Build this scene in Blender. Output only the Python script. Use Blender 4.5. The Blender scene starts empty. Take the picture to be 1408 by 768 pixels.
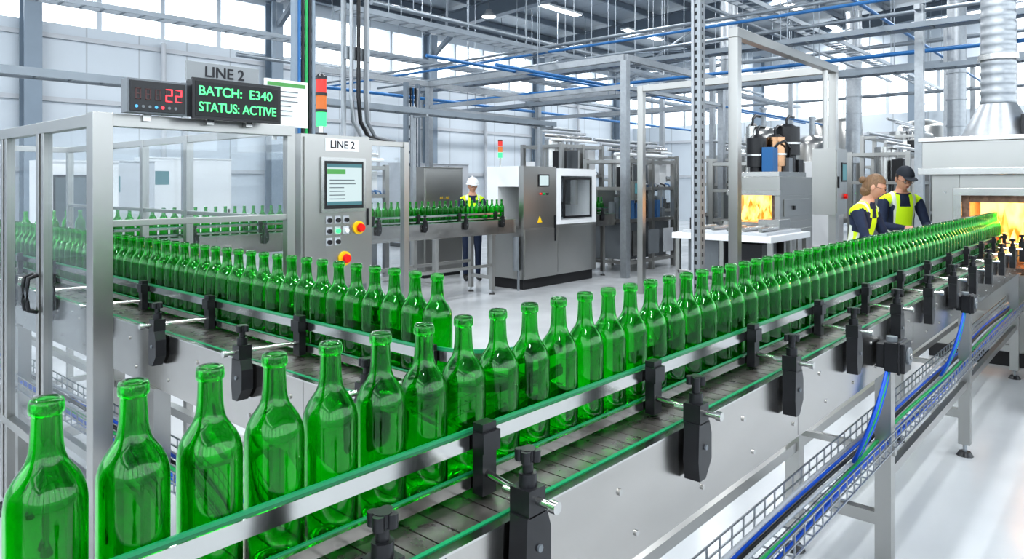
import bpy, math, random
from mathutils import Vector, Matrix
random.seed(7)
S = bpy.context.scene
pi = math.pi
# ------------------------------------------------------------------ materials
def newmat(name):
    m = bpy.data.materials.new(name); m.use_nodes = True
    return m, m.node_tree.nodes, m.node_tree.links, m.node_tree.nodes['Principled BSDF']
def pmat(name, col, rough=0.5, metal=0.0, var=0.0, scale=8.0, bump=0.0, stretch=(1,1,1), emis=None, estr=0.0, coat=0.0, rvar=0.0):
    m, N, L, b = newmat(name)
    b.inputs['Base Color'].default_value = (*col, 1)
    b.inputs['Roughness'].default_value = rough
    b.inputs['Metallic'].default_value = metal
    b.inputs['Coat Weight'].default_value = coat
    if emis:
        b.inputs['Emission Color'].default_value = (*emis, 1)
        b.inputs['Emission Strength'].default_value = estr
    if var or bump or rvar:
        tc = N.new('ShaderNodeTexCoord'); mp = N.new('ShaderNodeMapping')
        mp.inputs['Scale'].default_value = stretch
        L.new(tc.outputs['Object'], mp.inputs['Vector'])
        no = N.new('ShaderNodeTexNoise'); no.inputs['Scale'].default_value = scale; no.inputs['Detail'].default_value = 3
        L.new(mp.outputs[0], no.inputs['Vector'])
        if var:
            cr = N.new('ShaderNodeValToRGB')
            cr.color_ramp.elements[0].position = 0.25; cr.color_ramp.elements[1].position = 0.75
            cr.color_ramp.elements[0].color = (*[max(0, c*(1-var)) for c in col], 1)
            cr.color_ramp.elements[1].color = (*[min(1, c*(1+var)) for c in col], 1)
            L.new(no.outputs[0], cr.inputs[0]); L.new(cr.outputs[0], b.inputs['Base Color'])
        if rvar:
            mr = N.new('ShaderNodeMapRange'); mr.inputs['From Min'].default_value = 0.2; mr.inputs['From Max'].default_value = 0.8
            mr.inputs['To Min'].default_value = rough-rvar; mr.inputs['To Max'].default_value = rough+rvar
            L.new(no.outputs[0], mr.inputs['Value']); L.new(mr.outputs[0], b.inputs['Roughness'])
        if bump:
            bp = N.new('ShaderNodeBump'); bp.inputs['Strength'].default_value = bump; bp.inputs['Distance'].default_value = 0.01
            L.new(no.outputs[0], bp.inputs['Height']); L.new(bp.outputs[0], b.inputs['Normal'])
    return m
def emat(name, col, s):
    return pmat(name, (0.02,0.02,0.02), 0.4, emis=col, estr=s)

STEEL = pmat('brushed_steel', (0.50,0.495,0.48), 0.24, 1.0, var=0.04, scale=3, rvar=0.03)
STEELP = pmat('plate_steel', (0.44,0.425,0.405), 0.22, 1.0, var=0.10, scale=5, stretch=(0.5,1,1.5), rvar=0.07)
STEELF = pmat('satin_steel', (0.42,0.415,0.40), 0.30, 0.95, var=0.04, scale=2, rvar=0.03)
RAIL = pmat('rail_steel', (0.55,0.55,0.535), 0.18, 1.0, var=0.03, scale=6, stretch=(0.3,1,1))
SLAT = pmat('belt_slat', (0.27,0.25,0.23), 0.30, 0.85, var=0.3, scale=22, rvar=0.08)
GALV = pmat('galvanised', (0.36,0.38,0.40), 0.38, 0.8, var=0.08, scale=18)
DARK = pmat('dark_void', (0.015,0.015,0.017), 0.6)
BLACK = pmat('black_plastic', (0.012,0.012,0.014), 0.32, var=0.2, scale=30)
GSTRIP = pmat('green_strip', (0.01,0.24,0.10), 0.35)
WHITE = pmat('white_enamel', (0.76,0.77,0.78), 0.35, var=0.03, scale=3)
LGREY = pmat('light_grey_paint', (0.48,0.50,0.53), 0.4, var=0.04, scale=3)
GREY = pmat('grey_paint', (0.16,0.175,0.19), 0.42, var=0.06, scale=3)
BEAM = pmat('beam_paint', (0.14,0.17,0.205), 0.45, var=0.06, scale=2)
COLP = pmat('column_paint', (0.21,0.26,0.315), 0.45, var=0.05, scale=2)
BLUE = pmat('blue_cable', (0.005,0.09,0.55), 0.35)
BLUEP = pmat('blue_pipe', (0.02,0.13,0.33), 0.4)
GREENC = pmat('green_cable', (0.01,0.35,0.09), 0.35)
GREYC = pmat('grey_cable', (0.40,0.42,0.45), 0.45)
YEL = pmat('yellow_plastic', (0.85,0.55,0.01), 0.4)
RED = pmat('red_plastic', (0.70,0.01,0.005), 0.3)
COPPER = pmat('copper', (0.50,0.30,0.18), 0.25, 1.0, var=0.1)
FIREB = pmat('fire_brick', (0.16,0.10,0.07), 0.85, var=0.4, scale=25, bump=0.5)
LEDG = emat('led_green', (0.10,1.0,0.30), 1.4)
LEDR = emat('led_red', (1.0,0.04,0.06), 2.0)
LEDB = emat('led_blue', (0.1,0.5,1.0), 1.0)
SEGOFF = pmat('led_off', (0.07,0.025,0.025), 0.4)
STR = emat('stack_red', (1.0,0.03,0.015), 0.65)
STA = emat('stack_amber', (1.0,0.25,0.01), 0.6)
STG = emat('stack_green', (0.04,1.0,0.22), 1.5)
LAMP = emat('lamp_glow', (0.95,0.98,1.0), 9.0)
SCRW = emat('screen_white', (0.70,0.86,0.88), 0.68)
SCRG = emat('screen_green', (0.12,0.60,0.12), 0.5)
SCRB = emat('screen_teal', (0.10,0.36,0.42), 0.45)
SCRD = pmat('screen_text', (0.08,0.10,0.11), 0.3)
PAPER = pmat('paper', (0.80,0.84,0.83), 0.6)
SIGN = pmat('sign_grey', (0.27,0.285,0.295), 0.4, 0.1)
TXT = pmat('text_dark', (0.015,0.015,0.02), 0.5)

def flame_mat():
    m, N, L, b = newmat('flame')
    tc = N.new('ShaderNodeTexCoord'); no = N.new('ShaderNodeTexNoise'); no.inputs['Scale'].default_value = 9
    mp = N.new('ShaderNodeMapping'); mp.inputs['Scale'].default_value = (1,1,0.45)
    L.new(tc.outputs['Object'], mp.inputs[0]); L.new(mp.outputs[0], no.inputs['Vector'])
    cr = N.new('ShaderNodeValToRGB'); e = cr.color_ramp.elements
    e[0].position = 0.38; e[0].color = (0.60,0.12,0.006,1); e[1].position = 0.64; e[1].color = (1.0,0.62,0.18,1)
    L.new(no.outputs[0], cr.inputs[0]); L.new(cr.outputs[0], b.inputs['Emission Color'])
    b.inputs['Emission Strength'].default_value = 2.4
    b.inputs['Base Color'].default_value = (0.1,0.03,0.01,1)
    return m
FLAME = flame_mat()

def glass_green():
    m, N, L, b = newmat('green_bottle_glass')
    b.inputs['Base Color'].default_value = (0.035,0.67,0.065,1)
    b.inputs['Roughness'].default_value = 0.0
    b.inputs['IOR'].default_value = 1.52
    b.inputs['Transmission Weight'].default_value = 1.0
    out = N['Material Output']
    tr = N.new('ShaderNodeBsdfTranslucent'); tr.inputs[0].default_value = (0.01,0.55,0.03,1)
    m2 = N.new('ShaderNodeMixShader'); m2.inputs[0].default_value = 0.025
    L.new(b.outputs[0], m2.inputs[1]); L.new(tr.outputs[0], m2.inputs[2])
    L.new(m2.outputs[0], out.inputs['Surface'])
    return m
BGLASS = glass_green()

def clear_panel(name='clear_acrylic', tint=(0.93,0.95,0.96), haze=0.03, refl=.6):
    m, N, L, b = newmat(name)
    out = N['Material Output']
    t = N.new('ShaderNodeBsdfTransparent'); t.inputs[0].default_value = (*tint,1)
    g = N.new('ShaderNodeBsdfGlossy'); g.inputs['Roughness'].default_value = 0.02; g.inputs[0].default_value = (0.9,0.93,0.95,1)
    d = N.new('ShaderNodeBsdfDiffuse'); d.inputs[0].default_value = (0.75,0.8,0.82,1)
    lw = N.new('ShaderNodeLayerWeight'); lw.inputs[0].default_value = 0.5
    pw = N.new('ShaderNodeMath'); pw.operation='POWER'; pw.inputs[1].default_value = 5
    L.new(lw.outputs['Facing'], pw.inputs[0])
    ma = N.new('ShaderNodeMath'); ma.operation='MULTIPLY_ADD'; ma.inputs[1].default_value = refl; ma.inputs[2].default_value = 0.06
    L.new(pw.outputs[0], ma.inputs[0])
    m1 = N.new('ShaderNodeMixShader'); m1.inputs[0].default_value = haze
    m2 = N.new('ShaderNodeMixShader')
    L.new(t.outputs[0], m1.inputs[1]); L.new(d.outputs[0], m1.inputs[2])
    L.new(ma.outputs[0], m2.inputs[0]); L.new(m1.outputs[0], m2.inputs[1]); L.new(g.outputs[0], m2.inputs[2])
    L.new(m2.outputs[0], out.inputs['Surface'])
    return m
ACR = clear_panel()
WGL = clear_panel('window_glass', (0.97,0.985,1.0), 0.0, .3)

def floor_mat():
    m, N, L, b = newmat('epoxy_floor')
    tc = N.new('ShaderNodeTexCoord'); no = N.new('ShaderNodeTexNoise'); no.inputs['Scale'].default_value = 0.7; no.inputs['Detail'].default_value = 8
    L.new(tc.outputs['Object'], no.inputs['Vector'])
    cr = N.new('ShaderNodeValToRGB'); e = cr.color_ramp.elements
    e[0].position=0.3; e[0].color=(0.42,0.435,0.45,1); e[1].position=0.7; e[1].color=(0.53,0.545,0.56,1)
    L.new(no.outputs[0], cr.inputs[0]); L.new(cr.outputs[0], b.inputs['Base Color'])
    n2 = N.new('ShaderNodeTexNoise'); n2.inputs['Scale'].default_value = 3.0; n2.inputs['Detail'].default_value=5
    L.new(tc.outputs['Object'], n2.inputs['Vector'])
    mr = N.new('ShaderNodeMapRange'); mr.inputs['To Min'].default_value=0.10; mr.inputs['To Max'].default_value=0.32
    L.new(n2.outputs[0], mr.inputs['Value']); L.new(mr.outputs[0], b.inputs['Roughness'])
    return m
FLOOR = floor_mat()
def wall_mat(name, axis, col, k=0.72):
    m, N, L, b = newmat(name)
    tc = N.new('ShaderNodeTexCoord'); sp = N.new('ShaderNodeSeparateXYZ'); L.new(tc.outputs['Object'], sp.inputs[0])
    md = N.new('ShaderNodeMath'); md.operation='MODULO'; md.inputs[1].default_value = 1.1
    ad = N.new('ShaderNodeMath'); ad.operation='ADD'; ad.inputs[1].default_value = 110
    L.new(sp.outputs[axis], ad.inputs[0]); L.new(ad.outputs[0], md.inputs[0])
    lt = N.new('ShaderNodeMath'); lt.operation='LESS_THAN'; lt.inputs[1].default_value = 0.035
    L.new(md.outputs[0], lt.inputs[0])
    mx = N.new('ShaderNodeMixRGB'); mx.inputs[1].default_value=(*col,1); mx.inputs[2].default_value=(*[c*k for c in col],1)
    L.new(lt.outputs[0], mx.inputs[0]); L.new(mx.outputs[0], b.inputs['Base Color'])
    b.inputs['Roughness'].default_value = 0.45
    return m
WALLB = wall_mat('wall_panel_back', 0, (0.57,0.62,0.67))
WALLR = wall_mat('wall_panel_right', 1, (0.57,0.62,0.67))
CEIL = wall_mat('roof_sheet', 0, (0.32,0.36,0.40))

# ------------------------------------------------------------------ mesh builder
class MB:
    def __init__(s): s.v=[]; s.f=[]; s.m=[]; s.s=[]; s.mats=[]
    def mi(s, mat):
        if mat not in s.mats: s.mats.append(mat)
        return s.mats.index(mat)
    def add(s, vs, fs, mat, smooth=False):
        o=len(s.v); k=s.mi(mat)
        s.v.extend([tuple(p) for p in vs])
        for f in fs:
            s.f.append(tuple(i+o for i in f)); s.m.append(k); s.s.append(smooth)
    def box(s,x0,x1,y0,y1,z0,z1,mat):
        if x0>x1:x0,x1=x1,x0
        if y0>y1:y0,y1=y1,y0
        if z0>z1:z0,z1=z1,z0
        vs=[(x0,y0,z0),(x1,y0,z0),(x1,y1,z0),(x0,y1,z0),(x0,y0,z1),(x1,y0,z1),(x1,y1,z1),(x0,y1,z1)]
        s.add(vs,[(0,3,2,1),(4,5,6,7),(0,1,5,4),(1,2,6,5),(2,3,7,6),(3,0,4,7)],mat)
    def pane(s,x0,x1,y0,y1,z0,z1,mat):
        if abs(x1-x0)<abs(y1-y0): x=(x0+x1)/2; s.add([(x,y0,z0),(x,y1,z0),(x,y1,z1),(x,y0,z1)],[(0,1,2,3)],mat)
        else: y=(y0+y1)/2; s.add([(x0,y,z0),(x1,y,z0),(x1,y,z1),(x0,y,z1)],[(0,1,2,3)],mat)
    def cb(s,c,d,mat,rot=None):
        hx,hy,hz=d[0]/2,d[1]/2,d[2]/2
        vs=[Vector(p) for p in [(-hx,-hy,-hz),(hx,-hy,-hz),(hx,hy,-hz),(-hx,hy,-hz),(-hx,-hy,hz),(hx,-hy,hz),(hx,hy,hz),(-hx,hy,hz)]]
        if rot is not None: vs=[rot@p for p in vs]
        vs=[p+Vector(c) for p in vs]
        s.add(vs,[(0,3,2,1),(4,5,6,7),(0,1,5,4),(1,2,6,5),(2,3,7,6),(3,0,4,7)],mat)
    def bar(s,p0,p1,w,h,mat):
        p0=Vector(p0);p1=Vector(p1);d=p1-p0;L=d.length
        q=d.to_track_quat('X','Z').to_matrix()
        s.cb((p0+p1)/2,(L,w,h),mat,q)
    def cyl(s,p0,p1,r,mat,seg=12,r2=None,caps=True):
        p0=Vector(p0);p1=Vector(p1);d=p1-p0
        q=d.to_track_quat('Z','Y').to_matrix(); r2=r if r2 is None else r2
        vs=[]
        for p,rr in((p0,r),(p1,r2)):
            for i in range(seg):
                a=2*pi*i/seg; vs.append(p+q@Vector((rr*math.cos(a),rr*math.sin(a),0)))
        s.add(vs,[(i,(i+1)%seg,seg+(i+1)%seg,seg+i) for i in range(seg)],mat,True)
        if caps:
            s.add(vs[:seg],[tuple(range(seg))[::-1]],mat); s.add(vs[seg:],[tuple(range(seg))],mat)
    def tube(s,pts,r,mat,seg=8):
        pts=[Vector(p) for p in pts]; vs=[];n=len(pts)
        for k,p in enumerate(pts):
            d=(pts[min(k+1,n-1)]-pts[max(k-1,0)]).normalized()
            q=d.to_track_quat('Z','Y').to_matrix()
            for i in range(seg):
                a=2*pi*i/seg; vs.append(p+q@Vector((r*math.cos(a),r*math.sin(a),0)))
        fs=[]
        for k in range(n-1):
            for i in range(seg):
                fs.append((k*seg+i,k*seg+(i+1)%seg,(k+1)*seg+(i+1)%seg,(k+1)*seg+i))
        fs.append(tuple(range(seg))[::-1]); fs.append(tuple((n-1)*seg+i for i in range(seg)))
        s.add(vs,fs,mat,True)
    def lathe(s,prof,c,mat,seg=24):
        vs=[];n=len(prof)
        for r,z in prof:
            for i in range(seg):
                a=2*pi*i/seg; vs.append((c[0]+r*math.cos(a),c[1]+r*math.sin(a),c[2]+z))
        fs=[(k*seg+i,k*seg+(i+1)%seg,(k+1)*seg+(i+1)%seg,(k+1)*seg+i) for k in range(n-1) for i in range(seg)]
        s.add(vs,fs,mat,True)
    def sphere(s,c,rad,mat,seg=16,rings=10,fn=None,keep=None):
        if not hasattr(rad,'__len__'): rad=(rad,)*3
        vs=[];c=Vector(c)
        for j in range(rings+1):
            t=pi*j/rings
            for i in range(seg):
                a=2*pi*i/seg
                u=Vector((math.sin(t)*math.cos(a),math.sin(t)*math.sin(a),math.cos(t)))
                p=Vector((u.x*rad[0],u.y*rad[1],u.z*rad[2]))
                if fn: p=fn(u,p)
                vs.append(c+p)
        fs=[]
        for j in range(rings):
            for i in range(seg):
                f=(j*seg+i,(j+1)*seg+i,(j+1)*seg+(i+1)%seg,j*seg+(i+1)%seg)
                if keep:
                    m=sum((vs[k] for k in f),Vector())/4-c
                    if not keep(m): continue
                fs.append(f)
        s.add(vs,fs,mat,True)
    def prism(s,poly,y0,y1,mat):
        n=len(poly)
        vs=[(x,y0,z) for x,z in poly]+[(x,y1,z) for x,z in poly]
        s.add(vs,[tuple(range(n)),tuple(range(n,2*n))[::-1]]+[(i,n+i,n+(i+1)%n,(i+1)%n) for i in range(n)],mat)
    def build(s,name,loc=(0,0,0),rotz=0,bevel=0,parent=None):
        me=bpy.data.meshes.new(name); me.from_pydata(s.v,[],s.f)
        for m in s.mats: me.materials.append(m)
        me.polygons.foreach_set('material_index',s.m); me.polygons.foreach_set('use_smooth',s.s)
        me.update()
        o=bpy.data.objects.new(name,me); S.collection.objects.link(o)
        o.location=loc; o.rotation_euler=(0,0,rotz)
        if bevel:
            b=o.modifiers.new('bevel','BEVEL'); b.width=bevel; b.segments=2; b.limit_method='ANGLE'; b.angle_limit=0.8
        if parent: o.parent=parent
        return o
def text(body,width,loc,mat,parent,rotz=0,name='text',extrude=0.001,hmax=None,off=0.01):
    cu=bpy.data.curves.new(name,'FONT'); cu.body=body; cu.align_x='CENTER'; cu.align_y='CENTER'; cu.size=1; cu.offset=off
    o=bpy.data.objects.new(name,cu); S.collection.objects.link(o); cu.materials.append(mat)
    bpy.context.view_layer.update()
    k=width/max(o.dimensions.x,1e-4)
    ky=k if hmax is None else hmax/max(o.dimensions.y,1e-4)
    o.scale=(k,ky,1); cu.extrude=extrude
    o.rotation_euler=(pi/2,0,rotz); o.location=loc
    o.parent=parent
    return o

# ------------------------------------------------------------------ room shell
XW, YW = 28.0, 17.4
X0, Y0 = -6.0, -7.0
def rz(y): return 7.05+(YW-y)*0.05
m=MB(); m.box(X0-.3,XW+.3,Y0-.3,YW+.3,-0.2,0,FLOOR); m.build('floor')
m=MB(); m.box(X0-.3,XW+.3,YW,YW+.25,0,5.03,WALLB); m.box(X0-.3,XW+.3,YW,YW+.25,6.3,7.1,WALLB)
for k in range(-1,5):
    for j in range(4):
        x=4.4+5.5*k+j*1.375
        m.box(x-.05,x+.05,YW,YW+.2,5.03,6.3,WALLB)
m.build('wall_back')
m=MB(); m.pane(X0,XW,YW+.1,YW+.12,5.03,6.3,WGL); m.build('window_1')
m=MB(); m.box(XW,XW+.25,Y0,YW,0,4.1,WALLR); m.box(XW,XW+.25,Y0,YW,5.6,7.0,WALLR)
y=YW-1
while y>Y0:
    m.box(XW,XW+.2,y-.06,y+.06,4.1,5.6,WALLR); y-=1.6
m.build('wall_right')
m=MB(); m.pane(XW+.1,XW+.12,Y0,YW,4.1,5.6,WGL); m.build('window_2')
m=MB(); m.box(X0-.25,X0,Y0,YW,0,2.2,WALLR); m.box(X0-.25,X0,Y0,YW,6.2,7.0,WALLR)
y=Y0+.5
while y<YW: m.box(X0-.2,X0,y-.15,y+.15,2.2,6.2,WALLR); y+=2.4
m.build('wall_left')
m=MB(); m.pane(X0-.12,X0-.1,Y0,YW,2.2,6.2,WGL); m.build('window_3')
m=MB(); m.box(X0-.25,XW,Y0-.25,Y0,0,2.2,WALLB); m.box(X0-.25,XW,Y0-.25,Y0,6.2,rz(Y0)-.02,WALLB)
x=X0+.5
while x<XW: m.box(x-.15,x+.15,Y0-.2,Y0,2.2,6.2,WALLB); x+=2.4
m.build('wall_front')
m=MB(); m.pane(X0,XW,Y0-.12,Y0-.1,2.2,6.2,WGL); m.build('window_4')
m=MB(); m.add([(X0-.3,Y0-.3,rz(Y0)),(XW+.3,Y0-.3,rz(Y0)),(XW+.3,YW+.3,rz(YW)),(X0-.3,YW+.3,rz(YW)),
              (X0-.3,Y0-.3,rz(Y0)+.15),(XW+.3,Y0-.3,rz(Y0)+.15),(XW+.3,YW+.3,rz(YW)+.15),(X0-.3,YW+.3,rz(YW)+.15)],
             [(0,3,2,1),(4,5,6,7),(0,1,5,4),(1,2,6,5),(2,3,7,6),(3,0,4,7)],CEIL)
m.build('ceiling')
def ibeam(m,p0,p1,w,h,mat):
    p0=Vector(p0);p1=Vector(p1);t=.03
    up=Vector((0,0,h/2-t/2))
    m.bar(p0+up,p1+up,w,t,mat); m.bar(p0-up,p1-up,w,t,mat); m.bar(p0,p1,.03,h-2*t,mat)
def icol(x,y,ax,top):
    m=MB()
    if ax=='y':
        m.box(x-.16,x+.16,y-.18,y-.14,0,top,COLP); m.box(x-.16,x+.16,y+.14,y+.18,0,top,COLP); m.box(x-.03,x+.03,y-.14,y+.14,0,top,COLP)
    else:
        m.box(x-.18,x-.14,y-.16,y+.16,0,top,COLP); m.box(x+.14,x+.18,y-.16,y+.16,0,top,COLP); m.box(x-.14,x+.14,y-.03,y+.03,0,top,COLP)
    m.build('steel_column')
for k in range(-1,5): icol(4.4+5.5*k,YW-.25,'y',rz(YW)-.7)
for j in range(4): icol(XW-.25,YW-6-5.5*j,'x',rz(YW-6-5.5*j)-.7)
m=MB()
for k in range(-1,5):
    x=4.4+5.5*k
    ibeam(m,(x,Y0,rz(Y0)-.42),(x,YW-.05,rz(YW)-.42),.26,.5,BEAM)
    m.bar((x,YW-.5,rz(YW)-1.3),(x,YW-1.6,rz(YW)-.6),.12,.12,BEAM)
y=YW-.8
while y>Y0:
    m.box(X0,XW,y-.04,y+.04,rz(y)-.18,rz(y)-.01,BEAM); y-=1.45
ibeam(m,(X0,YW-.3,6.75),(XW,YW-.3,6.75),.2,.3,BEAM)
for (xa,xb) in ((9.9,15.4),(20.9,26.4)):
    m.cyl((xa,YW-1,rz(YW)-.7),(xb,YW-7,rz(YW-7)-.7),.04,BEAM,8); m.cyl((xb,YW-1,rz(YW)-.7),(xa,YW-7,rz(YW-7)-.7),.04,BEAM,8)
m.build('roof_beam_frame')
m=MB()
for z in (1.9,3.4,4.75):
    m.box(X0,XW-.4,YW-.07,YW-.005,z-.05,z+.05,LGREY)
for x in (-2,1.6,7.1,12.6,18.1,23.6): m.cyl((x,YW-.15,0),(x,YW-.15,4.9),.06,LGREY,10)
m.build('trim_1')
m=MB()
for z in (1.9,3.4):
    m.box(XW-.07,XW-.005,Y0,YW-.4,z-.05,z+.05,LGREY)
m.build('trim_2')

# ------------------------------------------------------------------ bottles
BP=[(0.0005,.014),(.018,.010),(.030,.0015),(.036,0),(.0402,.005),(.041,.014),(.041,.08),(.041,.180),(.0402,.190),(.0375,.201),(.0325,.2115),(.0262,.2205),(.0210,.2285),(.0180,.238),(.0166,.250),(.0158,.265),
    (.0152,.280),(.0153,.2815),(.0176,.2835),(.0180,.288),(.0176,.2945),(.0165,.2985),(.0150,.30),(.0122,.2995),(.0112,.295),(.0118,.25),(.0138,.237),(.0172,.228),(.0228,.219),(.0292,.2095),(.0342,.199),(.0372,.188),(.0380,.178),(.0380,.08),(.0380,.018),(.035,.010),(.028,.008),(.0005,.02)]
def bottles(name,pos,seg):
    m=MB()
    for i,(x,y,z) in enumerate(pos):
        m.lathe(BP,(x,y,z),BGLASS,seg)
    return m.build(name)
DECK=1.06
bx=[.063+.0938*k for k in range(77)]
bottles('green_wine_bottle_row',[(x+random.uniform(-.0015,.0015),.92,DECK) for x in bx if x<7.35],40)
bottles('green_wine_bottle_row',[(1.29,1.408+.0895*k,DECK) for k in range(58)],32)
FY=7.2
bottles('green_wine_bottle_row',[(1.6+.105*k,FY,DECK) for k in range(61)]+[(10.02+.105*k,FY,DECK) for k in range(6)],16)

# ------------------------------------------------------------------ conveyors
def knob_arm(m,x,y,s=1.0):
    m.cyl((x,y,.105),(x,y,.122),.013*s,BLACK,12)
    for a in range(4):
        t=a*pi/2+.5; m.cyl((x+.013*math.cos(t),y+.013*math.sin(t),.103),(x+.013*math.cos(t),y+.013*math.sin(t),.121),.008,BLACK,8)
    m.cyl((x,y,.03),(x,y,.105),.009,BLACK,10)
    m.cyl((x,y,.062),(x,y,.085),.015,BLACK,12)
    m.box(x-.020,x+.020,y-.020,y+.020,.022,.064,BLACK)
    m.prism([(x-.024,.024),(x-.028,-.055),(x-.022,-.098),(x+.006,-.098),(x+.034,-.062),(x+.034,-.005),(x+.024,.024)],y-.020,y+.016,BLACK)
    m.cyl((x+.004,y-.024,-.03),(x+.004,y-.019,-.03),.006,GREY,8)
def conveyor(name,L,hw,loc,rotz,clamps,legs,rail0,rail1,far0,far1,armoff=-.03,extra=(),tray=True,tray0=0.2):
    m=MB()
    n=int(L/.045)
    for i in range(n):
        x=i*.045
        m.box(x+.0015,x+.0435,-hw+.004,-.004,-.012,0,SLAT); m.box(x+.0015,x+.0435,-.002,hw-.004,-.012,0,SLAT)
    m.box(0,L,-hw,hw,-.10,-.016,DARK)
    for sgn in (-1,1):
        y=sgn*(hw+.004)
        m.box(0,L,y-.004,y+.004,-.19,.0035,STEELP)
        m.box(0,L,sgn*(hw-.010),sgn*(hw+.0085),.0036,.0075,RAIL)
        m.box(0,L,sgn*(hw-.012),sgn*(hw-.020),.0005,.009,GSTRIP)
        m.box(0,L,sgn*(hw+.008),sgn*(hw-.02),-.196,-.1901,STEELP)
        x=.14
        while x<L:
            m.cyl((x,sgn*(hw+.008),-.05),(x,sgn*(hw+.012),-.05),.007,STEEL,8)
            m.cyl((x+.06,sgn*(hw+.008),-.15),(x+.06,sgn*(hw+.012),-.15),.006,STEEL,8)
            x+=.283
        x=1.1
        while x<L:
            m.box(x,x+.0015,sgn*(hw+.008),sgn*(hw+.0083),-.19,.003,DARK); x+=1.4
    def rails(a,b,sg):
        if b<=a: return
        m.box(a,b,sg*.0425,sg*.0475,.086,.114,GSTRIP); m.box(a,b,sg*.0476,sg*.060,.084,.109,RAIL)
        m.box(a,b,sg*.0425,sg*.0475,.016,.038,GSTRIP); m.box(a,b,sg*.0476,sg*.058,.016,.036,RAIL)
    rails(rail0,rail1,-1); rails(far0,far1,1)
    for sg,xs in ((-1,clamps),(1,[c for c in clamps if far0<c<far1])):
        for c in xs:
            m.box(c-.017,c+.017,sg*.0605,sg*.084,.008,.130,BLACK)
            m.box(c-.021,c+.021,sg*.064,sg*.09,.082,.116,BLACK)
            m.cyl((c-.004,sg*.08,.045),(c+armoff,sg*(hw+.028),.045),.0065,RAIL,10)
            m.cyl((c+armoff,sg*(hw-.02),.045),(c+armoff,sg*(hw+.085),.045),.0065,RAIL,10)
            m.cyl((c+armoff,sg*(hw+.078),.045),(c+armoff,sg*(hw+.09),.045),.010,RAIL,10)
            knob_arm(m,c+armoff,sg*(hw+.030))
    for c in extra: knob_arm(m,c,-(hw+.030))
    for x in legs:
        for y in (-(hw-.02),(hw+.05)):
            m.box(x-.03,x+.03,y-.03,y+.03,-.99,-.1965,STEELF)
            m.box(x-.06,x+.06,y-.04,y+.04,-.206,-.1962,STEELF)
            m.cyl((x,y,-1.04),(x,y,-.99),.011,GALV,8); m.cyl((x,y,-1.06),(x,y,-1.035),.045,BLACK,14,r2=.03)
        m.box(x-.02,x+.02,-(hw-.01),hw+.02,-.84,-.79,STEELF)
    if len(legs)>1:
        m.box(legs[0],legs[-1],(hw+.03),(hw+.07),-.62,-.58,STEELF)
        m.box(legs[-3] if len(legs)>3 else legs[0],legs[-1],-(hw-.035),-(hw-.005),-.66,-.62,STEELF)
    if tray:
        tz=-.52; r=.0022
        ty0=-(hw+.02); ty1=-(hw-.13)
        for yy,zz in [(ty0,tz),(ty0,tz+.035),(ty0,tz+.07),(ty1,tz),(ty1,tz+.035),(ty1,tz+.07),((ty0+ty1)/2,tz),((ty0*3+ty1)/4,tz),((ty0+3*ty1)/4,tz)]:
            m.bar((tray0,yy,zz),(L,yy,zz),.0045,.0045,GALV)
        x=tray0
        while x<L:
            m.box(x-r,x+r,ty0-r,ty0+r,tz,tz+.07,GALV); m.box(x-r,x+r,ty1-r,ty1+r,tz,tz+.07,GALV); m.box(x-r,x+r,ty0,ty1,tz-r,tz+r,GALV)
            x+=.08
        for x in legs: m.box(x-.015,x+.015,-(hw+.02),hw+.02,tz-.03,tz-.006,STEELF)
        cols=[BLUE,BLUE,GREENC,GREYC,BLACK,BLUE,GREYC]
        for k,c in enumerate(cols):
            pts=[];x=tray0; ph=random.random()*6
            while x<=L+.001:
                pts.append((x,ty0+.02+k*.018+.006*math.sin(x*3+ph),tz+.012+.008*(1+math.sin(x*2.1+ph*2)))); x+=.12
            m.tube(pts,.0065 if k%2 else .008,c,6)
    return m.build(name,loc,rotz,bevel=0)
mainc=conveyor('bottle_conveyor',7.93,.165,(-.4,.92,DECK),0,[1.287+.567*k for k in range(12)],[1.5,3.55,5.3,7.5],0.1,7.9,1.95,7.9,extra=[.97,.68])
c2=conveyor('bottle_conveyor',5.885,.215,(1.29,7.0,DECK),-pi/2,[7.0-(1.36+.6*k) for k in range(9)],[.8,2.6,4.3],0,5.62,0,5.5)
c3=conveyor('bottle_conveyor',7.1,.20,(0.9,FY+0.0,DECK),0,[.8+.75*k for k in range(9)],[.7,2.3,3.9,5.5,6.6],0,6.9,0,6.9,tray=False)
c4=conveyor('bottle_conveyor',.72,.20,(9.97,FY+0.0,DECK),0,[.3],[.35],0,.7,0,.7,tray=False)

m=MB()
for zz,h in ((.101,.026),(.027,.020)):
    cx,cy,R=1.235+.17,1.36,.17
    a=[(cx-R*math.cos(t*pi/2/12),cy-R*math.sin(t*pi/2/12)) for t in range(13)]
    a=a+[(1.56,cy-R)]
    for i in range(len(a)-1):
        p0=(*a[i],DECK+zz);p1=(*a[i+1],DECK+zz)
        m.bar(p0,p1,.010,h,RAIL)
        m.bar((a[i][0]+.004,a[i][1]+.008,DECK+zz+.006),(a[i+1][0]+.004,a[i+1][1]+.008,DECK+zz+.006),.005,h+.004,GSTRIP)
m.box(1.38,1.41,1.17,1.185,DECK+.004,DECK+.13,BLACK)
m.build('curved_guide_rail',parent=c2).matrix_parent_inverse=c2.matrix_basis.inverted()

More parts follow.
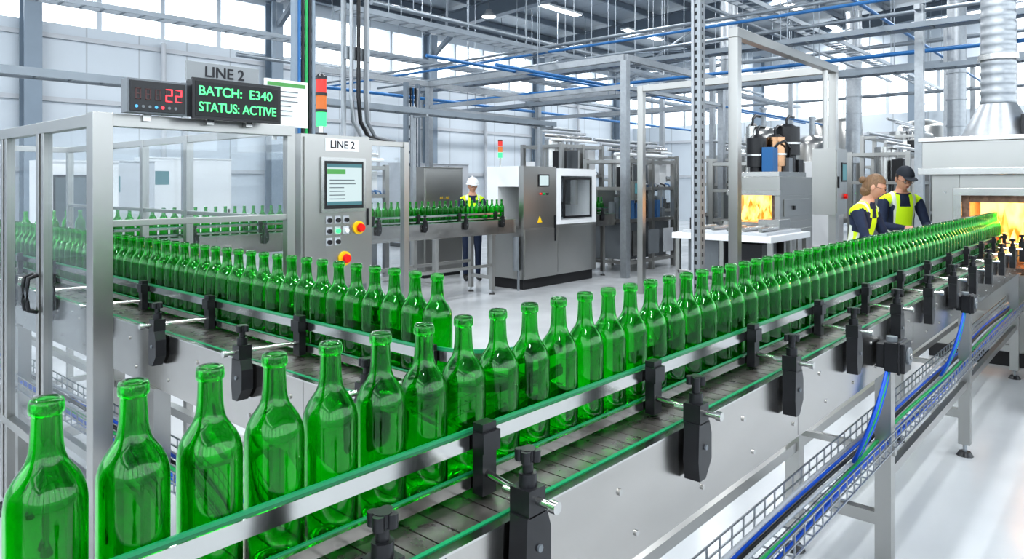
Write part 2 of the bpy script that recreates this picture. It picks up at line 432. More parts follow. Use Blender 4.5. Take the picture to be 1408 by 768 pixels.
def motor(x,y,z,s=1.0):
    m=MB()
    m.box(x-.05*s,x+.05*s,y-.10*s,y-.03*s,z-.06*s,z+.05*s,BLACK); m.box(x-.04*s,x+.04*s,y-.03*s,y,z-.05*s,z+.04*s,BLACK)
    m.box(x-.056*s,x+.056*s,y-.085*s,y-.075*s,z-.066*s,z+.056*s,BLACK)
    m.box(x+.05*s,x+.085*s,y-.09*s,y-.01*s,z-.05*s,z+.04*s,STEEL); m.cyl((x-.02*s,y-.05*s,z+.05*s),(x-.02*s,y-.05*s,z+.068*s),.02*s,GREY,12)
    m.cyl((x,y-.10*s,z),(x,y-.108*s,z),.032*s,GREY,16); m.cyl((x,y-.108*s,z),(x,y-.113*s,z),.012*s,STEEL,12)
    for k,(c,dx) in enumerate(((BLUE,-.02),(GREENC,-.035),(BLUE,-.05))):
        pts=[]
        for t in range(13):
            q=t/12
            pts.append((x+dx-.07*math.sin(q*pi*.8)*(1+k*.35)-.02*q,y-.04+.09*q*q,z-.06*s-.33*q))
        m.tube(pts,.007,c,8)
    return m.build('drive_motor',bevel=.004)
motor(2.93,.742,.965); motor(4.45,.742,.965,.85)

# ------------------------------------------------------------------ safety fence around side line
m=MB()
FX,FYc=.97,2.92; top=1.865; w=.035
def post(x,y,z1=top,ww=w,z0=.06,mat=STEELF):
    m.box(x-ww,x+ww,y-ww,y+ww,z0,z1,mat)
    m.cyl((x,y,.015),(x,y,z0),.014,GALV,8); m.cyl((x,y,0),(x,y,.03),.05,BLACK,14,r2=.03)
post(FX,FYc); post(1.76,FYc,ww=.02)
m.box(FX,1.76,FYc-.025,FYc+.025,top-.05,top-.001,STEELF)
m.box(FX,1.76,FYc-.012,FYc+.012,1.435,1.46,STEELF)
m.pane(FX+.03,1.74,FYc-.004,FYc+.004,1.46,top-.05,ACR)
ys=[3.55,3.62,4.12,4.19,5.0,5.9]
for i,y in enumerate(ys): post(FX,y,ww=.018)
m.box(FX-.02,FX+.02,FYc,5.9,top-.05,top-.002,STEELF); m.box(FX-.02,FX+.02,FYc,5.9,.43,.47,STEELF)
for a,b in ((FYc+.035,3.55),(3.62,4.12),(4.19,5.0),(5.0,5.9)):
    m.pane(FX-.004,FX+.004,a,b,.47,top-.05,ACR)
for y in (3.60,3.66):
    m.tube([(FX-.02,y+.0,1.20),(FX-.055,y,1.19),(FX-.06,y,1.15),(FX-.06,y,1.09),(FX-.055,y,1.05),(FX-.02,y,1.04)],.009,BLACK,8)
for y in (3.95,4.55,5.3,5.9): post(1.76,y,ww=.02)
m.box(1.745,1.775,FYc,5.9,top-.04,top-.001,STEELF); m.box(1.745,1.775,FYc,5.9,1.43,1.45,STEELF)
for a,b in ((FYc+.02,3.93),(3.97,4.53),(4.57,5.28),(5.32,5.88)): m.pane(1.757,1.763,a,b,.5,top-.04,ACR)
m.box(FX,1.76,5.885,5.915,top-.04,top-.001,STEELF)
fence=m.build('safety_enclosure',bevel=.002)

# displays on the fence
m=MB()
m.box(1.265,1.635,2.80,2.86,1.867,2.012,BLACK); m.box(1.258,1.642,2.79,2.80,1.855,2.019,BLACK)
m.box(1.27,1.63,2.788,2.79,1.868,2.006,DARK)
m.box(1.35,1.38,2.86,2.894,1.84,1.95,STEEL); m.box(1.52,1.55,2.86,2.894,1.84,1.95,STEEL)
d=m.build('led_status_board',bevel=.002)
text('BATCH:  E340',.315,(1.44,2.786,1.967),LEDG,d,name='batch_text',hmax=.038,off=.012)
text('STATUS: ACTIVE',.335,(1.45,2.786,1.903),LEDG,d,name='status_text',hmax=.038,off=.012)
m=MB()
m.box(1.03,1.25,2.82,2.88,1.866,1.995,GREY); m.box(1.038,1.242,2.815,2.82,1.872,1.987,BLACK)
m.box(1.11,1.14,2.88,2.894,1.84,1.93,STEEL)
def seg7(m,x,z,w,h,on,mat,y):
    t=.006
    S7={'a':(x,x+w,z+h-t,z+h),'g':(x,x+w,z+h/2-t/2,z+h/2+t/2),'d':(x,x+w,z,z+t),'f':(x,x+t,z+h/2,z+h),'b':(x+w-t,x+w,z+h/2,z+h),'e':(x,x+t,z,z+h/2),'c':(x+w-t,x+w,z,z+h/2)}
    for k,(a,b,c,e) in S7.items():
        m.box(a,b,y-.002,y,c+.001,e-.001,mat if k in on else SEGOFF)
for i in range(3): seg7(m,1.055+i*.036,1.915,.022,.045,'',LEDR,2.815)
for i in range(2): seg7(m,1.166+i*.036,1.913,.027,.052,'abged',LEDR,2.815)
for i in range(7): m.cyl((1.06+i*.024,2.815,1.89),(1.06+i*.024,2.812,1.89),.006,LEDR if i==4 else (LEDB if i in(0,3) else GREY),8)
m.build('digital_counter',bevel=.002)
m=MB(); m.box(1.285,1.60,2.90,2.912,2.022,2.100,SIGN); m.box(1.36,1.38,2.912,2.92,1.866,2.06,STEEL); m.box(1.50,1.52,2.912,2.92,1.866,2.06,STEEL)
d=m.build('line_sign',bevel=.001); text('LINE 2',.17,(1.445,2.898,2.061),TXT,d,name='label')
m=MB(); m.box(1.655,1.875,2.948,2.956,1.86,2.075,PAPER); m.box(1.668,1.862,2.946,2.948,2.045,2.062,SCRG)
for i in range(6): m.box(1.67,1.67+.10+.06*random.random(),2.946,2.948,2.02-i*.022,2.024-i*.022,GREY)
m.box(1.668,1.72,2.946,2.948,1.875,1.885,SCRG); m.box(1.70,1.72,2.956,2.966,1.80,1.95,STEEL)
m.build('notice_board')

# ------------------------------------------------------------------ LINE 2 control cabinet
m=MB(); cx0,cx1,cy0,cy1=2.62,3.18,4.20,4.37
m.box(cx0,cx1,cy0,cy1,.88,1.935,STEELF); m.box(cx0+.02,cx1-.02,cy0-.012,cy0,.90,1.915,STEELF)
m.box(cx0+.16,cx1-.16,cy0+.03,cy1-.02,.06,.88,STEELF); m.box(cx0+.05,cx1-.05,cy0-.1,cy1+.1,0,.06,STEELF)
y=cy0-.012
m.box(2.76,3.13,y-.018,y,1.40,1.78,STEEL); m.box(2.785,3.105,y-.022,y-.018,1.425,1.755,BLACK)
m.box(2.80,3.09,y-.024,y-.022,1.45,1.735,SCRW); m.box(2.80,3.09,y-.025,y-.024,1.71,1.735,SCRB); m.box(2.80,2.95,y-.025,y-.024,1.665,1.70,SCRG)
for i in range(6): m.box(2.82,2.82+.10+.12*random.random(),y-.025,y-.024,1.62-i*.026,1.626-i*.026,SCRD)
m.box(2.80,3.09,y-.025,y-.024,1.45,1.475,SCRB)
for r_ in range(3):
    for c_ in range(3):
        mt=[[BLACK,BLACK,BLACK],[BLACK,STG,WHITE],[BLACK,BLACK,RED]][r_][c_]
        x=2.83+c_*.07; z=1.345-r_*.075
        if r_==2 and c_==2: continue
        m.box(x-.024,x+.024,y-.003,y,z-.024,z+.03,LGREY); m.cyl((x,y-.003,z),(x,y-.02,z),.016,mt,12)
for x,z,q in((3.075,1.285,1.0),(2.955,1.075,1.05)):
    m.cyl((x,y,z),(x,y-.012,z),.048*q,YEL,20); m.cyl((x,y-.012,z),(x,y-.03,z),.018,RED,14); m.cyl((x,y-.03,z),(x,y-.05,z),.032*q,RED,20,r2=.026)
m.box(cx1-.03,cx1-.018,y-.012,y,1.3,1.42,BLACK)
m.box(2.80,3.08,y-.004,y,1.825,1.91,WHITE)
cab=m.build('control_cabinet',bevel=.003)
text('LINE 2',.20,(2.94,y-.005,1.867),TXT,cab,name='label')
m=MB(); sx,sy=2.83,4.28
m.cyl((sx,sy,1.936),(sx,sy,1.95),.042,BLACK,16); m.cyl((sx,sy,1.95),(sx,sy,2.0),.018,STEEL,10)
for z,mt in((2.0,STG),(2.115,STA),(2.23,STR)):
    m.cyl((sx,sy,z),(sx,sy,z+.095),.036,mt,20); m.cyl((sx,sy,z+.095),(sx,sy,z+.115),.040,BLACK,20)
m.cyl((sx,sy,2.345),(sx,sy,2.365),.038,BLACK,20,r2=.02)
m.build('stack_light')
m=MB()
for x in (3.22,3.58): post(x,4.28,1.92,.025)
m.box(3.22,3.58,4.265,4.295,1.88,1.919,STEELF); m.box(3.22,3.58,4.27,4.29,.5,.53,STEELF); m.pane(3.245,3.555,4.277,4.283,.53,1.88,ACR)
m.build('safety_fence_panel',bevel=.002)

# ------------------------------------------------------------------ vertical cable ladder + conduits
def ladder(m,x,y,z0,z1,wd,mat=GALV,step=.12):
    m.box(x-wd/2-.012,x-wd/2+.012,y-.03,y+.03,z0,z1,mat); m.box(x+wd/2-.012,x+wd/2+.012,y-.03,y+.03,z0,z1,mat)
    z=z0
    while z<z1: m.box(x-wd/2,x+wd/2,y-.01,y+.01,z,z+.02,mat); z+=step
m=MB(); ladder(m,2.98,4.75,0,rz(4.75)-.2,.15,COLP)
for k,c in enumerate((BLUEP,BLACK,GREENC,BLACK)): m.cyl((2.93+.03*k,4.72,.2),(2.93+.03*k,4.72,rz(4.72)-.2),.013,c,8)
m.build('cable_ladder')
m=MB()
for k in range(3):
    x=3.42+k*.07
    m.tube([(x,4.75,rz(4.75)-.2),(x,4.75,2.3),(x+.02,4.75,2.1),(x+.1,4.75,1.98),(x+.3,4.75,1.95)],.017,[GALV,BLACK,GREY][k],8)
m.box(3.38,3.62,4.77,4.79,2.6,2.7,GALV); m.box(3.38,3.62,4.77,4.79,3.6,3.7,GALV)
for x in (3.385,3.615): m.box(x-.015,x+.015,4.79,4.82,0,rz(4.8)-.2,GALV)
m.build('conduit_bundle')

m=MB(); x,y=5.93,3.0
m.box(x-.045,x+.045,y-.045,y+.045,0.01,rz(y)-.2,GALV); m.box(x-.1,x+.1,y-.1,y+.1,0,.012,GALV)
z=.1
while z<rz(y)-.3:
    m.box(x-.012,x+.012,y-.0465,y-.045,z,z+.035,DARK); m.box(x-.0465,x-.045,y-.012,y+.012,z,z+.035,DARK); z+=.07
m.cyl((x-.06,y+.02,.05),(x-.06,y+.02,rz(y)-.2),.012,GREYC,8)
m.build('perforated_strut_post')

m=MB(); gz=3.02
for x in (6.22,9.0):
    m.box(x-.045,x+.045,2.735,2.825,.012,gz-.09,STEELF); m.box(x-.1,x+.1,2.68,2.88,0,.012,STEELF)
m.box(6.175,9.045,2.735,2.825,gz-.09,gz,STEELF)
m.box(8.955,9.045,2.825,5.4,gz-.09,gz,STEELF); m.box(8.955,9.045,5.4,5.49,0,gz,STEELF)
m.build('portal_frame',bevel=.004)
m=MB()
m.box(8.50,8.90,2.60,2.86,1.24,2.0,STEELF); m.box(8.515,8.885,2.59,2.599,1.26,1.98,STEELF)
m.box(8.68,8.85,2.582,2.59,1.62,1.84,BLACK); m.box(8.695,8.835,2.580,2.582,1.64,1.82,SCRB)
m.cyl((8.80,2.59,1.45),(8.80,2.56,1.45),.03,RED,12); m.box(8.54,8.56,2.575,2.59,1.55,1.68,BLACK)
m.cyl((8.70,2.78,2.0),(8.70,2.78,2.93),.03,STEELF,12)
m.build('operator_cabinet',bevel=.004)

# ------------------------------------------------------------------ overhead pipes / trays
PG=pmat('pipe_grey',(0.23,0.26,0.29),0.4,0.5,var=.1,scale=3)
def hang(m,x,y,z): m.cyl((x,y,z),(x,y,rz(y)-.2),.009,PG,6)
def trayY(x,z,y0,y1,wd=.3):
    m=MB()
    for s in (-1,1): m.box(x+s*wd/2-.012,x+s*wd/2+.012,y0,y1,z-.04,z+.04,PG)
    y=y0
    while y<y1: m.box(x-wd/2,x+wd/2,y,y+.03,z-.03,z-.01,PG); y+=.3
    for k,c in enumerate((BLUEP,GREYC,BLUEP)): m.cyl((x-.08+.08*k,y0,z+.02),(x-.08+.08*k,y1,z+.02),.022,c,8)
    for y in (0,4.5,9,13.5): hang(m,x-.15,y,z); hang(m,x+.15,y,z)
    m.build('overhead_cable_tray')
def trayX(y,z,x0,x1,wd=.3,nm='overhead_cable_tray',mm=None):
    m=mm or MB()
    for s in (-1,1): m.box(x0,x1,y+s*wd/2-.012,y+s*wd/2+.012,z-.04,z+.04,PG)
    x=x0
    while x<x1: m.box(x,x+.03,y-wd/2,y+wd/2,z-.03,z-.01,PG); x+=.3
    if mm is None:
        for x in (x0+1,(x0+x1)/2,x1-1): hang(m,x,y-.15,z); hang(m,x,y+.15,z)
        m.build(nm)
trayY(12,3.95,-1,15); trayY(13.6,3.55,-1,15); trayY(16,4.75,-2,16,.4); trayY(19,4.4,-2,16,.4)
for x,z,c,r in((11,4.3,PG,.03),(14.6,4.0,BLUEP,.04),(15.2,5.2,PG,.05),(17.5,5.05,BLUEP,.05),(21,5.3,PG,.06),(23,4.2,PG,.05),(12.8,4.35,PG,.035),(10.6,4.1,BLUEP,.025)):
    m=MB(); m.cyl((x,-1.5,z),(x,16.5,z),r,c,8)
    for y in (1,9): hang(m,x,y,z)
    m.build('overhead_pipe')
trayX(8.6,4.12,6,24); trayX(12.5,4.42,3,26); trayX(4.9,4.6,9,27)
for y,z,c,r in((9.0,3.75,BLUEP,.03),(10.5,4.9,PG,.05),(6.2,4.97,PG,.04),(13.2,3.68,BLUEP,.04),(3.4,4.5,BLUEP,.03),(15.5,4.55,PG,.05),(7.4,3.42,BLUEP,.03)):
    m=MB(); m.cyl((8,y,z),(26,y,z),r,c,8)
    for x in (9,17,25): hang(m,x,y,z)
    m.build('overhead_pipe')
m=MB(); trayX(8.0,2.66,-1.5,10.1,.25,mm=m)
for k,c in enumerate((GREYC,BLACK,GREYC)): m.cyl((-1.5,7.94+.06*k,2.66),(10.1,7.94+.06*k,2.66),.015,c,6)
for x in (0,3.6,7.0,10.0): m.box(x-.03,x+.03,8.14,8.2,0,2.75,GALV); m.box(x-.02,x+.02,7.85,8.14,2.58,2.62,GALV)
m.build('cable_tray_bridge')
m=MB()
xs=(10.3,14.0); ys_=(6.55,11.5)
for x in xs:
    for y in ys_: m.box(x-.06,x+.06,y-.06,y+.06,0,3.68,GALV)
    m.box(x-.05,x+.05,ys_[0],ys_[1],3.68,3.79,GALV); m.box(x-.04,x+.04,ys_[0],ys_[1],3.2,3.28,GALV)
for y in ys_: m.box(xs[0],xs[1],y-.05,y+.05,3.68,3.788,GALV); m.box(xs[0],xs[1],y-.03,y+.03,3.2,3.26,GALV)
m.box(7.5,10.3,11.45,11.55,3.68,3.787,GALV); m.box(7.44,7.56,11.44,11.56,0,3.8,GALV)
m.build('support_gantry')
for x,y,h in ((17,3.0,5.0),(17.0,8.2,5.0),(21,2,5.1),(21.9,8,5.1),(24,3.6,5),(12.6,2.6,4.4),(14.4,1.6,4.3),(18.5,10.5,5)):
    m=MB(); m.box(x-.06,x+.06,y-.06,y+.06,0,h,GALV); m.box(x-.12,x+.12,y-.12,y+.12,0,.02,GALV); m.box(x-.2,x+.2,y-.04,y+.04,h-.1,h-.02,GALV)
    m.build('rack_post')
m=MB(); x,y=9.3,10.9
m.box(x-.18,x-.12,y-.05,y+.05,0,3.6,BEAM); m.box(x+.12,x+.18,y-.05,y+.05,0,3.6,BEAM)
for i in range(14): m.box(x-.12,x+.12,y-.03,y+.03,.2+i*.25,.25+i*.25,BEAM)
for k in range(4): m.tube([(x-.09+.06*k,y-.07,3.5),(x-.09+.06*k,y-.07,1.6),(x-.05+.06*k,y-.2,1.3),(x+.06*k,y-.2,.3)],.02,(BLACK,BLUEP,BLACK,GREYC)[k],6)
m.build('hose_riser')

# ------------------------------------------------------------------ inspection machine on line 2
m=MB(); a,b,y0,y1=8.06,9.95,6.9,7.65
m.box(a+.05,b-.05,y0+.05,y1-.05,0,.16,DARK)
m.box(a,8.855,y0,y1,.16,.92,STEELF); m.box(8.86,b,y0+.01,y1,.16,.95,STEELF)
m.box(a,8.855,y0,7.0,.921,1.86,STEELF)
m.box(a,8.855,7.42,y1,.921,1.86,WHITE); m.box(a,8.855,7.001,7.42,1.55,1.86,WHITE)
m.box(8.86,b,y0,y1,1.72,1.84,WHITE); m.box(8.86,8.98,y0,y1,.951,1.72,WHITE); m.box(9.83,b,y0,y1,.951,1.72,WHITE); m.box(8.98,9.83,7.5,y1,.951,1.72,GREY); m.box(8.98,9.83,y0,7.5,.951,1.02,WHITE)
m.pane(8.98,9.83,y0+.01,y0+.016,1.02,1.72,ACR)
m.box(9.02,9.79,y0-.02,y0-.005,1.66,1.70,BLACK); m.box(9.02,9.06,y0-.02,y0-.005,1.06,1.66,BLACK); m.box(9.75,9.79,y0-.02,y0-.005,1.06,1.66,BLACK); m.box(9.02,9.79,y0-.02,y0-.005,1.04,1.08,BLACK)
m.cyl((9.3,7.2,1.3),(9.3,7.2,1.7),.09,GREY,14); m.box(9.5,9.7,7.1,7.35,1.25,1.7,STEEL)
m.box(8.40,8.66,y0-.015,y0,1.55,1.74,BLACK); m.box(8.42,8.64,y0-.018,y0-.015,1.57,1.72,SCRW)
m.prism([(8.38,1.0),(8.50,1.0),(8.44,1.1)],y0-.004,y0,YEL); m.box(8.80,8.82,y0-.02,y0,.7,1.1,BLACK)
for i in range(3): m.cyl((8.46+.08*i,y0,1.44),(8.46+.08*i,y0-.02,1.44),.018,(RED,GREENC,BLACK)[i],10)
m.box(a+.02,8.84,y0-.008,y0,.20,.90,STEELF); m.box(8.90,9.90,y0+.002,y0+.01,.20,.92,STEELF)
m.cyl((8.0,7.0,.3),(8.0,7.0,.8),.05,GREY,10); m.cyl((8.0,6.95,0),(8.0,6.95,.3),.02,GREY,8)
insp=m.build('inspection_machine',bevel=.006)
m=MB(); sx,sy=8.2,7.5
m.cyl((sx,sy,1.861),(sx,sy,2.0),.012,STEEL,8)
for z,mt in((2.0,STG),(2.09,STA),(2.18,STR)): m.cyl((sx,sy,z),(sx,sy,z+.08),.035,mt,14)
m.cyl((sx,sy,2.26),(sx,sy,2.28),.036,BLACK,14); m.build('stack_light')

# ------------------------------------------------------------------ filler machine blocks
def fillblock(name,a,b,y0,y1,h,seed=1):
    random.seed(seed); m=MB()
    for x in (a,(a+b)/2,b):
        for y in (y0,y1): m.box(x-.04,x+.04,y-.04,y+.04,0,h,STEELF)
    for z in (.15,.9,h-.08,h*.72):
        for y in (y0,y1): m.box(a,b,y-.03,y+.03,z,z+.06,STEELF)
        for x in (a,b): m.box(x-.03,x+.03,y0,y1,z,z+.06,STEELF)
    m.pane(a+.04,b-.04,y0+.005,y0+.01,.96,h*.72,ACR); m.pane(a-.01,a-.005,y0+.04,y1-.04,.96,h*.72,ACR)
    m.box(a+.1,b-.1,y0+.1,y1-.1,.22,.88,GREY); m.box(a+.05,b-.05,y0+.05,y1-.05,.88,.94,STEEL)
    m.box(a+.15,b-.15,y1-.16,y1-.12,.94,h*.72,STEELF)
    n=8
    for i in range(n):
        x=a+.18+(b-a-.36)*i/(n-1)
        m.cyl((x,(y0+y1)/2,.94),(x,(y0+y1)/2,1.2+.25*random.random()),.06,random.choice((STEEL,BLACK,GREY)),12)
        m.cyl((x,(y0+y1)/2-.1,1.4),(x,(y0+y1)/2-.1,h*.72+.1),.04,random.choice((STEEL,BLACK)),10)
        m.box(x-.05,x+.06,y0+.12,y0+.25,.94,1.1+.25*random.random(),random.choice((BLACK,GREY,STEEL,BLUEP)))
        m.tube([(x,y0+.2,h*.72),(x+.03,y0+.1,h*.72+.12),(x+.1,y0+.05,h*.72+.1),(x+.16,y0+.06,h*.72)],.016,random.choice((BLACK,BLUEP,GREYC)),6)
    m.cyl(((a+b)/2-.3,(y0+y1)/2,h*.72+.04),((a+b)/2-.3,(y0+y1)/2,h+.1),.2,STEEL,20)
    m.cyl(((a+b)/2+.35,(y0+y1)/2,h*.72+.04),((a+b)/2+.35,(y0+y1)/2,h-.1),.14,GREY,16)
    m.box(b-.35,b-.1,y0+.1,y0+.4,h*.72,h-.1,WHITE); m.box(a+.1,a+.3,y0+.1,y0+.3,h*.72,h-.15,BLACK)
    for i in range(4):
        z=h+.08+.09*i
        m.cyl((a-.1,y0+.2+.15*i,z),(b+.1,y0+.2+.15*i,z),.03,(WHITE,STEEL,GREYC,GALV)[i],10)
        m.cyl((a+.3+i*.35,y0+.2+.15*i,h-.08),(a+.3+i*.35,y0+.2+.15*i,z),.03,GREYC,10)
    for i in range(int((b-a-.1)/.5)):
        m.box(a+.1+i*.55,a+.45+i*.55,y0-.06,y0-.03,.3,.75,(STEEL,GREY,LGREY)[i%3])
    m.box(a+.05,a+.35,y0-.10,y0-.04,1.3,1.65,STEELF); m.box(a+.09,a+.31,y0-.105,y0-.10,1.42,1.6,SCRB)
    return m.build(name)
fillblock('bottle_filling_machine',10.85,12.5,6.85,7.75,2.05,3)
fillblock('bottle_capping_machine',14.3,16.1,6.2,7.2,2.15,5)
fillblock('packing_machine',6.3,7.3,9.2,10.2,1.9,9)
fillblock('labelling_machine',14.9,16.6,9.0,10.2,2.3,11)
fillblock('bottle_washing_machine',12.2,14.0,4.9,5.9,2.0,15)
fillblock('palletising_machine',17.6,19.6,3.6,4.8,2.7,21)
fillblock('crate_packing_machine',14.6,16.2,3.2,4.2,2.2,22)
fillblock('case_sealing_machine',11.2,12.6,8.6,9.6,2.4,23)

# ------------------------------------------------------------------ background cabinets
def cabinet(name,a,b,y0,y1,h,mat,win=False,doors=1,leg=.1,scr=True):
    m=MB(); m.box(a+.03,b-.03,y0+.03,y1-.03,0,leg,DARK); m.box(a,b,y0,y1,leg,h,mat)
    w=(b-a)/doors
    for i in range(doors):
        m.box(a+i*w+.015,a+(i+1)*w-.015,y0-.015,y0,leg+.03,h-.03,mat); m.box(a+(i+1)*w-.07,a+(i+1)*w-.05,y0-.04,y0-.015,h*.5,h*.5+.16,BLACK)
        if win:
            m.box(a+i*w+.1,a+(i+1)*w-.12,y0-.019,y0-.015,h*.55,h-.15,BLACK); m.box(a+i*w+.12,a+(i+1)*w-.14,y0-.021,y0-.019,h*.57,h-.18,SCRD)
    if scr: m.box(a+.12,a+.34,y0-.02,y0-.014,h-.42,h-.2,SCRB)
    m.box(a,b,y0-.02,y1+.01,h,h+.02,mat)
    return m.build(name,bevel=.005)
cc=cabinet('switch_cabinet',7.95,8.85,9.0,9.5,1.86,STEELF,scr=False)
text('A1 - A2',.22,(8.4,8.98,1.35),YEL,cc,name='label')
cabinet('electrical_cabinet',2.5,3.3,9.3,9.8,1.85,WHITE,win=True,scr=False)
cabinet('electrical_cabinet',4.6,6.0,11.8,12.3,2.0,WHITE,doors=2)
cabinet('electrical_cabinet',3.4,4.2,10.5,11.0,1.9,LGREY)
cabinet('electrical_cabinet',11.5,13.8,13.8,14.4,2.1,LGREY,doors=3)
cabinet('electrical_cabinet',15.5,17.5,12.8,13.4,2.2,WHITE,doors=2,win=True)
cabinet('electrical_cabinet',19.5,21.5,8.8,9.6,2.4,STEELF,doors=2)
cabinet('electrical_cabinet',17.3,18.2,5.4,6.1,2.1,WHITE,doors=1)
cabinet('electrical_cabinet',21.5,22.9,4.2,5.0,2.3,LGREY,doors=2)
for x,y,h,r in ((18.8,7.6,2.9,.5),(20.2,6.8,2.7,.5),(24.5,7.5,3.6,.8),(25.5,5.2,3.4,.7)):
    m=MB()
    m.lathe([(.001,h+.25),(r*.5,h+.18),(r*.9,h+.05),(r,h-.05),(r,.6),(r*.8,.4),(.1,.25),(.001,.25)],(x,y,0),STEELF,24)
    for q in range(3):
        t=q*2.1; m.cyl((x+r*.8*math.cos(t),y+r*.8*math.sin(t),0),(x+r*.8*math.cos(t),y+r*.8*math.sin(t),.7),.05,STEELF,8)
    m.cyl((x,y,h+.2),(x,y,h+.7),.07,GALV,12); m.cyl((x,y,h+.68),(x,y,h+.74),.1,GALV,12)
    m.build('process_tank')
for x,y,r in ((16.9,7.7,.2),(22.6,6.4,.22),(15.6,2.6,.16)):
    m=MB(); z=2.2
    while z<6.6: m.cyl((x,y,z),(x,y,z+.48),r,GALV,16); m.cyl((x,y,z+.47),(x,y,z+.5),r+.02,GALV,16); z+=.5
    m.cyl((x,y,0),(x,y,2.2),.06,GALV,8); m.build('ventilation_duct')

# ------------------------------------------------------------------ small kiln (second oven)
def flames(m,x,y0,y1,z,h,n):
    for i in range(n):
        y=y0+(y1-y0)*(i+.5)/n; hh=h*(.55+.45*random.random()); r=(y1-y0)/n*.75
        m.lathe([(.001,0),(r*.8,hh*.08),(r,hh*.25),(r*.75,hh*.5),(r*.35,hh*.8),(.001,hh)],(x+random.uniform(-.05,.05),y,z),FLAME,10)
m=MB(); a,b,y0,y1=10.5,11.9,4.0,4.8
m.box(a,b,y0,y0+.08,1.02,1.42,STEELF); m.box(a,b,y1-.12,y1,1.02,1.42,STEELF); m.box(a,b,y0,y1,.3,1.02,STEELF); m.box(a,b,y0,y1,1.42,1.7,STEELF); m.box(a+.9,b-.001,y0+.08,y1-.12,1.02,1.42,FIREB)
m.box(a+.02,a+.06,y0+.08,y0+.13,1.02,1.42,FIREB); m.box(a+.3,a+.34,y0+.08,y1-.12,1.02,1.42,FLAME)
flames(m,a+.18,y0+.12,y1-.16,1.02,.38,6)
m.box(a-.03,a-.001,y0-.02,y1+.02,1.42,1.50,STEEL); m.box(a-.12,a-.001,y0,y1,.96,1.02,STEEL)
for x in (a+.06,b-.06):
    for y in (y0+.06,y1-.06): m.box(x-.04,x+.04,y-.04,y+.04,0,.3,STEELF)
m.box(a+.1,a+.6,y0-.015,y0-.001,.4,.9,STEELF); m.box(a+.7,b-.1,y0-.015,y0-.001,.4,.9,STEELF); m.box(a+.15,b-.15,y0-.012,y0-.001,1.1,1.36,STEELF)
m.box(a+.5,a+.56,y0-.04,y0-.012,1.2,1.26,BLACK)
for x,y,r,z1,mt in ((10.75,4.45,.15,2.30,BLUEP),(11.1,4.3,.16,2.32,COPPER),(11.45,4.25,.20,2.5,BLACK),(10.95,4.6,.1,2.5,STEEL)):
    m.cyl((x,y,1.7),(x,y,z1-.2),r*.7,BLACK if mt is BLUEP else mt,16); m.cyl((x,y,z1-.45),(x,y,z1),r,mt if mt is not BLUEP else BLACK,18)
    m.cyl((x,y,z1),(x,y,z1+.05),r*.8,BLACK,18,r2=r*.4); m.cyl((x,y,z1-.28),(x,y,z1-.25),r+.02,STEEL,18)
    m.tube([(x,y,z1+.03),(x,y,z1+.12),(x+.1,y,z1+.18),(x+.3,y,z1+.18)],.025,BLACK,8)
m.box(10.62,10.82,4.15,4.32,1.78,2.15,BLUEP); m.box(11.15,11.3,4.1,4.2,1.78,2.0,GREY); m.box(11.5,11.72,4.08,4.3,1.78,1.98,BLACK)
m.tube([(10.7,4.2,2.1),(10.7,4.1,2.2),(10.9,4.08,2.25),(11.2,4.1,2.15),(11.25,4.15,2.0)],.02,BLACK,6)
m.box(10.6,11.75,4.05,4.75,1.701,1.78,STEEL)
m.build('annealing_oven',bevel=.004)
m=MB()
m.box(8.9,10.33,3.5,4.9,.84,.92,WHITE); m.box(9.0,10.25,3.6,4.8,.92,.96,LGREY)
for x in (9.0,9.65,10.25):
    for y in (3.55,4.2,4.85): m.box(x-.03,x+.03,y-.03,y+.03,0,.84,STEELF)
m.box(8.97,9.01,3.55,4.85,.35,.4,STEELF); m.box(9.0,10.25,3.53,3.57,.35,.4,STEELF); m.box(9.0,10.25,3.6,4.8,.24,.3,STEELF)
m.box(9.1,9.6,3.7,4.1,.3,.80,BLACK); m.box(9.1,9.6,4.3,4.75,.3,.82,GREY); m.box(9.75,10.15,3.65,4.2,.3,.8,STEELF)
for i in range(5): m.cyl((9.05+.0*i,3.7+.22*i,.99),(9.6,3.7+.22*i,.99),.03,STEEL,10)
m.cyl((9.8,4.5,.96),(9.8,4.5,1.06),.12,STEEL,16); m.box(9.7,10.1,3.7,4.0,.96,1.10,STEEL); m.box(9.2,9.4,4.68,4.78,.96,1.12,BLACK)
m.build('transfer_table',bevel=.004)

# ------------------------------------------------------------------ main furnace
random.seed(4)
m=MB(); fx=7.56
m.box(fx,9.3,1.24,1.46,.12,1.72,STEELF)
m.box(fx,9.3,-.5,.60,.12,1.72,STEELF)
m.box(fx,9.3,.60,1.24,.12,.80,STEELF)
m.box(fx,9.3,.60,1.24,1.50,1.72,STEELF)
m.box(8.5,9.3,.60,1.24,.8,1.5,FIREB)
m.box(fx+.02,8.5,1.16,1.24,.8,1.5,FIREB); m.box(fx+.02,8.5,.60,.66,.8,1.5,FIREB); m.box(fx+.02,8.5,.66,1.16,1.43,1.5,FIREB); m.box(fx+.02,8.5,.66,1.16,.80,.86,FIREB)
m.box(fx-.012,fx-.001,1.22,1.29,.82,1.52,STEEL); m.box(fx-.014,fx-.001,.56,1.29,1.49,1.56,STEEL); m.box(fx-.012,fx-.001,.5,.61,.82,1.52,STEEL)
m.box(8.15,8.2,.66,1.16,.86,1.43,FLAME); flames(m,7.95,.68,1.14,.90,.48,6); flames(m,7.75,.98,1.14,1.02,.30,2)
m.box(fx-.10,9.35,-.55,1.52,1.72,1.98,STEELF); m.box(fx-.13,9.38,-.58,1.55,1.98,2.02,STEEL); m.box(fx-.13,fx-.10,-.58,1.55,1.68,1.74,STEEL)
m.box(fx-.02,9.3,-.52,1.48,0,.12,DARK)
